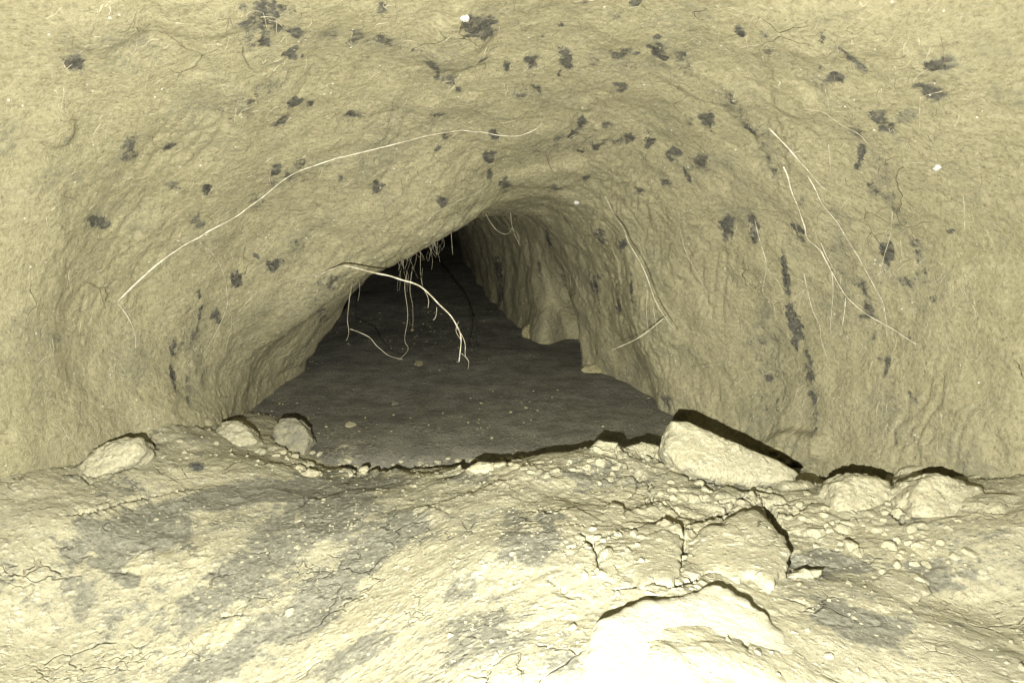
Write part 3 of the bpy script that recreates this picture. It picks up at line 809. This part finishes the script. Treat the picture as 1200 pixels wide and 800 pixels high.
clod([(668, 645), (686, 630), (698, 642), (700, 662), (684, 678), (669, 664)], 'clod with a curved black crack on its right, left of the squarish clod', (684, 674), .012, lift=.3, flush=.85)
clod([(705, 596), (717, 584), (730, 590), (733, 605), (720, 614), (708, 607)], 'small round clod in the middle of the bank with a thin crack round it', (720, 610), .010, lift=.3, flush=.85)
clod([(1008, 682), (1038, 660), (1080, 667), (1089, 690), (1060, 704), (1020, 700)], 'pale bulging lump in the grey soil on the right bank', (1048, 698), .014, lift=.3, lumpy=.7, flush=.88)
clod([(1012, 608), (1028, 598), (1041, 612), (1033, 630), (1015, 624)], 'small pale clod below the rounded clod by the right wall', (1026, 624), .014)
clod([(352, 553), (364, 546), (378, 550), (372, 560), (356, 561)], 'little pale clod in the gap at the left end of the crest crack', (365, 558), .012)
clod(ell(406, 530, 18, 13), 'crumbling clod at the edge of the dark floor right of the grey clod', (406, 538), .016, M_CLOD_GREY)
clod([(826, 575), (850, 566), (872, 574), (860, 586), (834, 588)], 'low clod above the biggest angular clod under the long slab', (850, 584), .014)
clod([(955, 628), (972, 618), (992, 624), (988, 640), (965, 644)], 'flat clod between the biggest angular clod and right wall', (975, 638), .012)
clod([(1060, 632), (1085, 622), (1105, 634), (1096, 650), (1070, 650)], 'broad low clod under the far right clod', (1084, 646), .015)
clod([(760, 560), (782, 548), (806, 556), (806, 574), (780, 580)], 'blocky clod just under the left end of the long slab', (784, 576), .016)
clod([(545, 548), (560, 538), (578, 540), (583, 550), (562, 556)], 'thin clod tilted up along the black crest crack', (564, 553), .012)
clod(ell(231, 547, 9, 6), 'dark soil lump on the pale left bank', (231, 551), .010, M_DARKCLOD, 'soil_lump', None)
clod([(896, 522), (924, 508), (950, 511), (967, 525), (956, 543), (915, 543)], 'rounded clod set into the foot of the right wall above the long slab', (930, 538), .03, M_CLOD_WALL, lift=-.35, d=None)
clod(ell(694, 432, 15, 6), 'pale flat stone on the dark floor by the inner right wall', (694, 437), .012, M_CLOD_WALL, 'flat_stone', 'stones on the dark floor')
clod(ell(411, 497, 8, 4), 'pale oval stone on the dark floor behind the grey clod', (411, 500), .008, M_CLOD, 'pebble', 'stones on the dark floor')
clod(ell(491, 425, 6, 4), 'tan pebble on the dark floor beneath the hanging root', (491, 428), .007, M_CLOD_WALL, 'pebble', 'stones on the dark floor')
clod(ell(463, 472, 5, 3), 'grey pebble in the middle of the dark floor', (463, 474), .006, M_CLOD_GREY, 'pebble', 'stones on the dark floor')
clod(ell(621, 388, 10, 10), 'rounded tan clod at the foot of the far right wall', (621, 397), .02, M_CLOD_WALL, 'clay_clod', 'stones on the dark floor')
for q, r, lab in [((1099, 196), 4.5, 'bright white fleck high on the right wall'), ((545, 21), 5, 'white mineral lump by the dark patch at the top of the roof'), ((676, 237), 3, 'white fleck above the burrow opening')]:
    h = hit_wall(*q)
    t = (h[0] - CAM) @ FWD
    poly = [(q[0] + r * math.cos(a) * random.uniform(.8, 1.3), q[1] + r * math.sin(a) * random.uniform(.6, .95)) for a in np.linspace(0, 5.5, 7)]
    clod(poly, lab, q, .004, M_PALE, 'mineral_fleck', 'white flecks in the clay', d=t, lumpy=.8)['category'] = 'mineral fleck'

# ------------------------------------------------------------------ loose crumbs: too many to count
ico_v, ico_f = None, None
def ico():
    t = (1 + 5 ** .5) / 2
    v = np.array([(-1, t, 0), (1, t, 0), (-1, -t, 0), (1, -t, 0), (0, -1, t), (0, 1, t), (0, -1, -t), (0, 1, -t), (t, 0, -1), (t, 0, 1), (-t, 0, -1), (-t, 0, 1)]) / math.sqrt(1 + t * t)
    f = np.array([(0, 11, 5), (0, 5, 1), (0, 1, 7), (0, 7, 10), (0, 10, 11), (1, 5, 9), (5, 11, 4), (11, 10, 2), (10, 7, 6), (7, 1, 8), (3, 9, 4), (3, 4, 2), (3, 2, 6), (3, 6, 8), (3, 8, 9), (4, 9, 5), (2, 4, 11), (6, 2, 10), (8, 6, 7), (9, 8, 1)])
    return v, f
IV, IF = ico()
_e = {}
_v = [tuple(x) for x in IV]; _f = []
def _mid(a, b):
    q = (min(a, b), max(a, b))
    if q not in _e:
        m = (np.array(_v[a]) + np.array(_v[b])) / 2; _e[q] = len(_v); _v.append(tuple(m / np.linalg.norm(m)))
    return _e[q]
for a, b, c in IF:
    ab, bc, ca = _mid(a, b), _mid(b, c), _mid(c, a)
    _f += [(a, ab, ca), (b, bc, ab), (c, ca, bc), (ab, bc, ca)]
IV2, IF2 = np.array(_v), np.array(_f)


def crumbs(name, pts, sizes, mat, label):
    Vs, Fs, base_n = [], [], 0
    for i, (p, s) in enumerate(zip(pts, sizes)):
        iv, if_ = (IV2, IF2) if s > .0025 else (IV, IF)
        cut = rng.normal(0, 1, (5, 3)); cut /= np.linalg.norm(cut, axis=1, keepdims=True)
        v = iv * (1 + rng.normal(0, .07 if s > .0025 else .26, (len(iv), 1)))
        if s > .0025:                                         # knock flat faces off it
            for c_ in cut:
                dpl = v @ c_ - rng.uniform(.45, .75); v = v - np.clip(dpl, 0, None)[:, None] * c_
        v = v * s * np.array([rng.uniform(.8, 1.4), rng.uniform(.7, 1.2), rng.uniform(.5, .9)])
        a = rng.uniform(0, 6.28); c, s_ = math.cos(a), math.sin(a)
        v = v @ np.array([[c, -s_, 0], [s_, c, 0], [0, 0, 1]])
        Vs.append(v + p + np.array([0, 0, s * .1])); Fs.append(if_ + base_n); base_n += len(iv)
    me = mesh_np(name, np.concatenate(Vs), np.concatenate(Fs), mat, smooth_shade=False)
    return link(name, me, kind='stuff', label=label)


# rubble broken from the crest and between the clods
rub = []
for (cx, cy, sx, sy, n_) in [(400, 550, 60, 8, 26), (560, 545, 90, 8, 30), (720, 545, 70, 16, 34), (1000, 610, 90, 30, 60), (860, 580, 90, 16, 34), (190, 525, 90, 18, 34), (330, 535, 40, 12, 18), (720, 640, 60, 40, 26), (1080, 640, 60, 40, 30)]:
    for _ in range(n_):
        h = first_hit(rng.normal(cx, sx * .6), rng.normal(cy, sy * .6), (mound_bvh, floor_bvh))
        if h is not None and h[1] < 1.5: rub.append(h[0])
crumbs('clay_rubble', rub, np.clip(rng.lognormal(math.log(.0048), .4, len(rub)), .002, .011), M_MOUND, 'broken clay rubble along the crest and round the clods')
k = rng.choice(len(MV), 40000, replace=False)
ok = [i for i in k if 0 < mpx[i] < 1200 and 480 < mpy[i] < 840 and CUT[i] < .2]
dens = fbm(P3[ok] * 9, 2, 191)
ok = [i for i, q in zip(ok, dens) if q + rng.uniform(-.5, .5)  > .02]
ok = [i for i in ok if rng.random() < min(1, (md[i] / .85) ** 2)][:6000]
crumbs('clay_crumbs', MV[ok], np.clip(rng.lognormal(math.log(.0010), .55, len(ok)), .0005, .0055), M_CRUMB, 'loose pale clay crumbs strewn over the bank')
fp = np.stack([rng.uniform(-.75, .42, 1700), rng.uniform(1.15, 2.6, 1700)], 1)
keep = (fbm(np.concatenate([fp, fp[:, :1] * 0], 1) * 5, 2, 201) + .55 * np.exp(-((fp[:, 0] + .3) ** 2 + (fp[:, 1] - 1.35) ** 2) / .08) + rng.uniform(-.3, .3, len(fp))) > .12
fp = fp[keep]
FPz = []
for q in fp:
    h = floor_bvh.ray_cast(Vector((q[0], q[1], .2)), Vector((0, 0, -1)))
    FPz.append(np.array(h[0]))
crumbs('floor_crumbs', np.array(FPz), np.clip(rng.lognormal(math.log(.0012), .55, len(FPz)), .0005, .006), M_CLOD_WALL, 'tan clay crumbs scattered on the dark floor')


# ------------------------------------------------------------------ roots
def tube(P, R, sides=7):
    P = np.asarray(P, float); n = len(P)
    T = np.gradient(P, axis=0); T /= np.linalg.norm(T, axis=1, keepdims=True) + 1e-12
    a = np.cross(T, FWD); a /= np.linalg.norm(a, axis=1, keepdims=True) + 1e-9
    b = np.cross(T, a)
    ph = np.linspace(0, 2 * math.pi, sides, endpoint=False)
    V = P[:, None] + R[:, None, None] * (np.cos(ph)[None, :, None] * a[:, None] + np.sin(ph)[None, :, None] * b[:, None])
    V = V.reshape(-1, 3)
    f = []
    for i in range(n - 1):
        for j in range(sides):
            f.append((i * sides + j, i * sides + (j + 1) % sides, (i + 1) * sides + (j + 1) % sides, (i + 1) * sides + j))
    V = np.concatenate([V, P[:1], P[-1:]])
    f = np.array(f)
    caps = [(len(V) - 2, (j + 1) % sides, j, j) for j in range(sides)] + [(len(V) - 1, (n - 1) * sides + j, (n - 1) * sides + (j + 1) % sides, (n - 1) * sides + (j + 1) % sides) for j in range(sides)]
    return V, f, caps


def root_path(pts, lift, seed):
    """pts: (px, py) lying on the wall, or (px, py, d) hanging free at distance d"""
    full = []
    for q in pts:
        if len(q) == 2:
            h = hit_wall(*q); t = (h[0] - CAM) @ FWD
            full.append((q[0], q[1], t, 1))
        else: full.append((*q, 0))
    A = np.array(full, float)
    L = np.hypot(*np.diff(A[:, :2], axis=0).T).sum()
    n = max(8, int(L / 3.0))
    D = catmull(A, n)
    D[:, 0] += 1.1 * vnoise(np.stack([np.arange(n) * .17, np.full(n, seed * 7.1), np.zeros(n)], 1), seed) + .5 * vnoise(np.stack([np.arange(n) * .6, np.full(n, seed * 3.1), np.zeros(n)], 1), seed)
    D[:, 1] += 1.1 * vnoise(np.stack([np.arange(n) * .17, np.full(n, seed * 5.3), np.ones(n)], 1), seed + 1) + .5 * vnoise(np.stack([np.arange(n) * .6, np.full(n, seed * 2.3), np.zeros(n)], 1), seed)
    out = []
    for x, y, d, on in D:
        t = d
        if on > .99:
            h = hit_wall(x, y)
            if h is not None: t = min((h[0] - CAM) @ FWD, d + .08)
        out.append(at(np.array(x), np.array(y), np.array(t - lift)))
    P = np.array(out)
    # relax so that the root bridges small hollows like a real stiff root
    for _ in range(6 if lift > .002 else 3):
        P[1:-1] = .25 * P[:-2] + .5 * P[1:-1] + .25 * P[2:]
    return P


RS = [0]
def root_mesh(name, pts, r0, r1, mat, lift):
    RS[0] += 1
    P = root_path(pts, lift, RS[0])
    n = len(P)
    R = np.linspace(r0 * .72, r1 * .68, n) * (1 + .22 * vnoise(np.stack([np.arange(n) * .4, np.full(n, RS[0] * 1.7), np.zeros(n)], 1), 9))
    V, f, caps = tube(P, R)
    o = P[0].copy()
    me = bpy.data.meshes.new(name)
    me.from_pydata((V - o).tolist(), [], [tuple(x) for x in f.tolist()] + [(c[0], c[1], c[2]) for c in caps])
    me.polygons.foreach_set('use_smooth', np.ones(len(me.polygons), bool)); me.update()
    me.materials.append(mat)
    return me, o


def root(pts, label, r0=.0014, r1=.0006, mat=None, lift=.0045, group='roots on the burrow wall', branches=(), name='root'):
    mat = mat or M_ROOT
    me, o = root_mesh(name, pts, r0, r1, mat, lift)
    ob = link(name, me, loc=o, label=label, category='root', group=group)
    for b in branches:
        bp, b0, b1 = b
        bm_, bo = root_mesh('rootlet', bp, b0, b1, mat, lift)
        link('rootlet', bm_, parent=ob, loc=bo - o)
    return ob


root([(137, 353), (175, 318), (220, 285), (262, 262), (300, 238), (338, 207), (390, 187), (460, 170), (525, 155), (560, 154), (600, 160), (630, 150), (637, 140)],
     'very long pale root arching across the left wall up to the roof', .0019, .0008, lift=.004)
root([(137, 353), (150, 371), (158, 390), (160, 407)], 'short bent root dangling from the lower end of the long pale root', .0011, .0006, lift=.006)
root([(490, 125), (520, 128), (545, 126), (575, 140), (596, 152)], 'dark curved root on the roof above the long pale root', .0012, .0007, M_ROOT_DARK, .002)
root([(368, 325), (388, 316, 1.27), (405, 312, 1.22), (440, 320, 1.19), (470, 328, 1.18), (490, 334, 1.18), (510, 352, 1.18), (530, 374, 1.19), (540, 394, 1.20), (537, 424, 1.21)],
     'thick pale root hanging out across the dark opening', .0023, .0013, lift=0, group='roots hanging in the opening',
     branches=[([(536, 384, 1.19), (545, 400, 1.19), (544, 416, 1.19), (550, 422, 1.19), (548, 432, 1.2)], .0007, .0004), ([(498, 340, 1.18), (503, 352, 1.18), (502, 361, 1.18)], .0006, .0003),
               ([(540, 398, 1.2), (533, 388, 1.2), (537, 376, 1.2)], .0007, .0004), ([(541, 415, 1.2), (549, 421, 1.21), (551, 424, 1.21)], .0006, .0003), ([(512, 360, 1.18), (511, 372, 1.18), (508, 374, 1.18)], .0005, .0003)])
root([(708, 230), (716, 244), (728, 266, 1.30), (740, 290, 1.26), (755, 318, 1.24), (768, 352, 1.24), (780, 372, 1.25), (792, 388, 1.28)],
     'pale root hanging down the right side of the opening', .0016, .0007, lift=.0045, group='roots hanging in the opening',
     branches=[([(778, 373, 1.25), (762, 387, 1.25), (742, 400, 1.25), (718, 409, 1.26)], .0012, .0006), ([(758, 338, 1.25), (757, 360, 1.25), (759, 388, 1.25)], .0005, .0003),
               ([(764, 350, 1.25), (768, 372, 1.25), (771, 395, 1.25)], .0005, .0003), ([(772, 360, 1.25), (784, 376, 1.25), (786, 392, 1.26)], .0005, .0003)])
root([(235, 283), (255, 305), (264, 330), (267, 350), (260, 375), (243, 410)], 'tan root curling down the left wall beneath the long pale root', .0012, .0006, M_ROOT_DIM, .005,
     branches=[([(267, 345), (273, 350), (280, 357)], .0009, .0004), ([(268, 350), (272, 372), (270, 385)], .0005, .0003)])
root([(919, 194), (926, 219), (936, 243), (942, 263), (945, 280), (960, 292), (972, 312), (990, 345), (1020, 370), (1050, 388), (1073, 403)],
     'stout tan root running down the right wall to a forked end', .0016, .0010, M_ROOT, .009,
     branches=[([(960, 290), (970, 308), (976, 330), (975, 360), (973, 392)], .0009, .0004), ([(990, 348), (991, 366), (985, 395)], .0012, .0005), ([(962, 284), (968, 300), (980, 322)], .0010, .0006)])
root([(900, 150), (929, 179), (946, 199), (964, 221), (973, 224)], 'pale root on the upper right wall above the stout tan root', .0014, .0006, lift=.003)
root([(948, 206), (961, 233), (976, 253), (996, 285), (1017, 320), (1032, 347), (1038, 370), (1040, 397)], 'long thin pale root falling down the far right wall', .0012, .0005, lift=.004,
     branches=[([(1032, 347), (1036, 365), (1046, 372)], .0005, .0003)])
root([(885, 258), (893, 289), (899, 316), (893, 343), (905, 353), (908, 370)], 'thin pale root with a kinked end below a dark patch on the right wall', .0008, .0004, lift=.004,
     branches=[([(899, 314), (910, 328), (920, 347)], .0006, .0003)])
root([(796, 248), (802, 293), (819, 324), (830, 351), (819, 390), (811, 430)], 'thin tan root bowed to the right on the wall beside the opening', .0008, .0004, M_ROOT_DIM, .004)
root([(942, 320), (951, 358), (961, 382), (963, 401), (974, 428)], 'thin pale root below the stout root on the right wall', .0008, .0004, lift=.004)
root([(641, 179), (643, 192), (648, 202), (653, 205)], 'short dark root poking out of the roof above the opening', .0009, .0005, M_ROOT_DARK, .005)
root([(971, 169), (974, 195), (972, 219)], 'short faint root upright on the right wall beside the upper pale root', .0006, .0004, M_ROOT_DIM, .003)
root([(1079, 113), (1078, 132), (1079, 152)], 'short faint root hanging below the dark patches at upper right', .0006, .0004, M_ROOT_DIM, .003)
root([(1046, 248), (1043, 276), (1036, 300), (1030, 322)], 'faint pale root beside a tall dark smear on the right wall', .0007, .0004, M_ROOT_DIM, .003)
root([(940, 128), (966, 132), (985, 145), (1008, 158), (1018, 170)], 'faint arched root high on the right wall', .0008, .0004, M_ROOT_DIM, .002)
root([(1010, 217), (1000, 228), (985, 243)], 'short slanting faint root on the right wall', .0006, .0004, M_ROOT_DIM, .002)
root([(300, 340), (299, 360), (301, 378)], 'short straight faint root on the left wall near the opening', .0006, .0004, M_ROOT_DIM, .004)
root([(492, 278), (498, 262), (510, 250), (530, 238), (560, 226), (572, 216)], 'thin tan root following the edge of the roof above the opening', .0008, .0004, M_ROOT_DIM, .003)
root([(648, 292), (660, 310), (668, 322), (678, 334), (682, 350)], 'thin tan root on the inner right wall', .0010, .0005, M_ROOT_DIM, .006, branches=[([(668, 322), (669, 342), (666, 360)], .0006, .0004)])
root([(280, 367), (298, 345), (330, 331), (360, 322), (378, 319)], 'faint root trailing left from the thick hanging root', .0008, .0005, M_ROOT_DIM, .002)
root([(410, 385, 1.55), (430, 392, 1.55), (444, 406, 1.58), (457, 416, 1.6), (474, 421, 1.62)], 'pale root lying out over the dark floor left of the thick hanging root', .0014, .0007, lift=0, group='roots hanging in the opening')
H = 'roots hanging in the opening'
root([(476, 318, 1.62), (474, 341, 1.62), (478, 372, 1.62), (474, 399, 1.62), (478, 409, 1.62), (466, 422, 1.62)], 'wavy thin root dangling in the dark left of the thick root', .0010, .0005, M_ROOT_DIM, 0, H)
root([(483, 312, 1.62), (481, 343, 1.62), (484, 365, 1.62), (484, 387, 1.62)], 'straight thin root dangling just right of the wavy one', .0007, .0004, M_ROOT_DIM, 0, H)
root([(412, 330, 1.5), (410, 348, 1.5), (407, 372, 1.5), (408, 388, 1.5), (406, 399, 1.5)], 'dangling root with a knobbly tip at the left side of the opening', .0009, .0006, M_ROOT_DIM, 0, H)
root([(530, 262, 1.5), (529, 276, 1.5), (531, 298, 1.5)], 'short root hanging from the roof above the thick root', .0007, .0004, M_ROOT_DIM, 0, H)
root([(570, 250, 1.62), (575, 262, 1.62), (584, 272, 1.62), (596, 276, 1.62), (600, 268, 1.62)], 'pale looped root under the inner roof lip', .0009, .0005, M_ROOT_DIM, 0, H)
root([(598, 250, 1.62), (599, 262, 1.62), (604, 277, 1.62), (610, 287, 1.62)], 'pale root hanging from the inner roof lip right of the looped one', .0008, .0004, M_ROOT_DIM, 0, H, branches=[([(601, 268, 1.62), (608, 276, 1.62), (607, 286, 1.62)], .0005, .0003)])
root([(418, 318, 1.5), (422, 335, 1.5), (419, 352, 1.5)], 'very short hair-thin root left of the knobbly dangling root tip', .0005, .0003, M_ROOT_DIM, 0, H)
# a tuft of hair roots hanging behind the edge of the roof: one plant's root mat
tuft = bpy.data.objects.new('root_tuft', None); COL.objects.link(tuft)
tuft.location = at(np.array(492), np.array(285), np.array(1.6))
tuft['label'] = 'tangled tuft of hair-thin roots hanging under the roof edge'; tuft['category'] = 'root tuft'; tuft['group'] = H
bpy.context.view_layer.update()
for k in range(30):
    x = random.uniform(466, 516); y0 = 296 - (x - 466) * .42; L = random.uniform(10, 44) * (1.2 if x < 500 else .8)
    d = random.uniform(1.45, 1.65)
    pts = [(x, y0 - 6, d)]; q = x
    for i in range(4):
        q += random.uniform(-5, 5); pts.append((q, y0 + L * (i + 1) / 4, d))
    if k % 5 == 0: pts += [(q + random.uniform(-9, 9), y0 + L * .8, d), (q + random.uniform(-6, 6), y0 + L * .55, d)]
    me, o = root_mesh('rootlet', pts, .0004, .0002, M_ROOT_DIM, 0)
    link('rootlet', me, parent=tuft, loc=o - np.array(tuft.location))

# hair roots all over the clay: nobody could count them
def hairs(count, ra, rb, spread):
  Vs, Fs, off = [], [], 0
  for k in range(count):
      x, y = random.uniform(50, 1150), random.uniform(0, 520)
      if 300 < x < 780 and y > 300: continue
      a = random.gauss(0.5 if x < 560 else 2.2, .6) if random.random() < .6 else random.gauss(math.pi / 2, .35)
      L = random.uniform(8, 34); m = 5
      pts = []; ok = True
      for i in range(m):
          h = hit_wall(x, y)
          if h is None: ok = False; break
          t = (h[0] - CAM) @ FWD
          pts.append(at(np.array(x), np.array(y), np.array(t - .0012)))
          a += random.gauss(0, spread)
          x += math.cos(a) * L / m; y -= -abs(math.sin(a)) * L / m if a > 1 else math.sin(a) * L / m
      if not ok: continue
      pts = np.array(pts)
      if np.abs(np.diff(pts, axis=0)).max() > .05: continue
      P = catmull(pts, 9)
      V_, f, caps = tube(P, np.linspace(ra, rb, 9), 4)
      Vs.append(V_); Fs.append(f + off); off += len(V_)
  return np.concatenate(Vs), np.concatenate(Fs)


hv, hf = hairs(560, .00042, .0002, .3)
link('root_hairs', mesh_np('root_hairs', hv, hf, M_ROOT_DIM), kind='stuff', label='hair-fine pale rootlets matted over the clay wall')
hv, hf = hairs(520, .0005, .00022, .5)
link('dark_root_hairs', mesh_np('dark_root_hairs', hv, hf, M_ROOT_DARK), kind='stuff', label='hair-fine dark rootlets scattered over the clay wall')
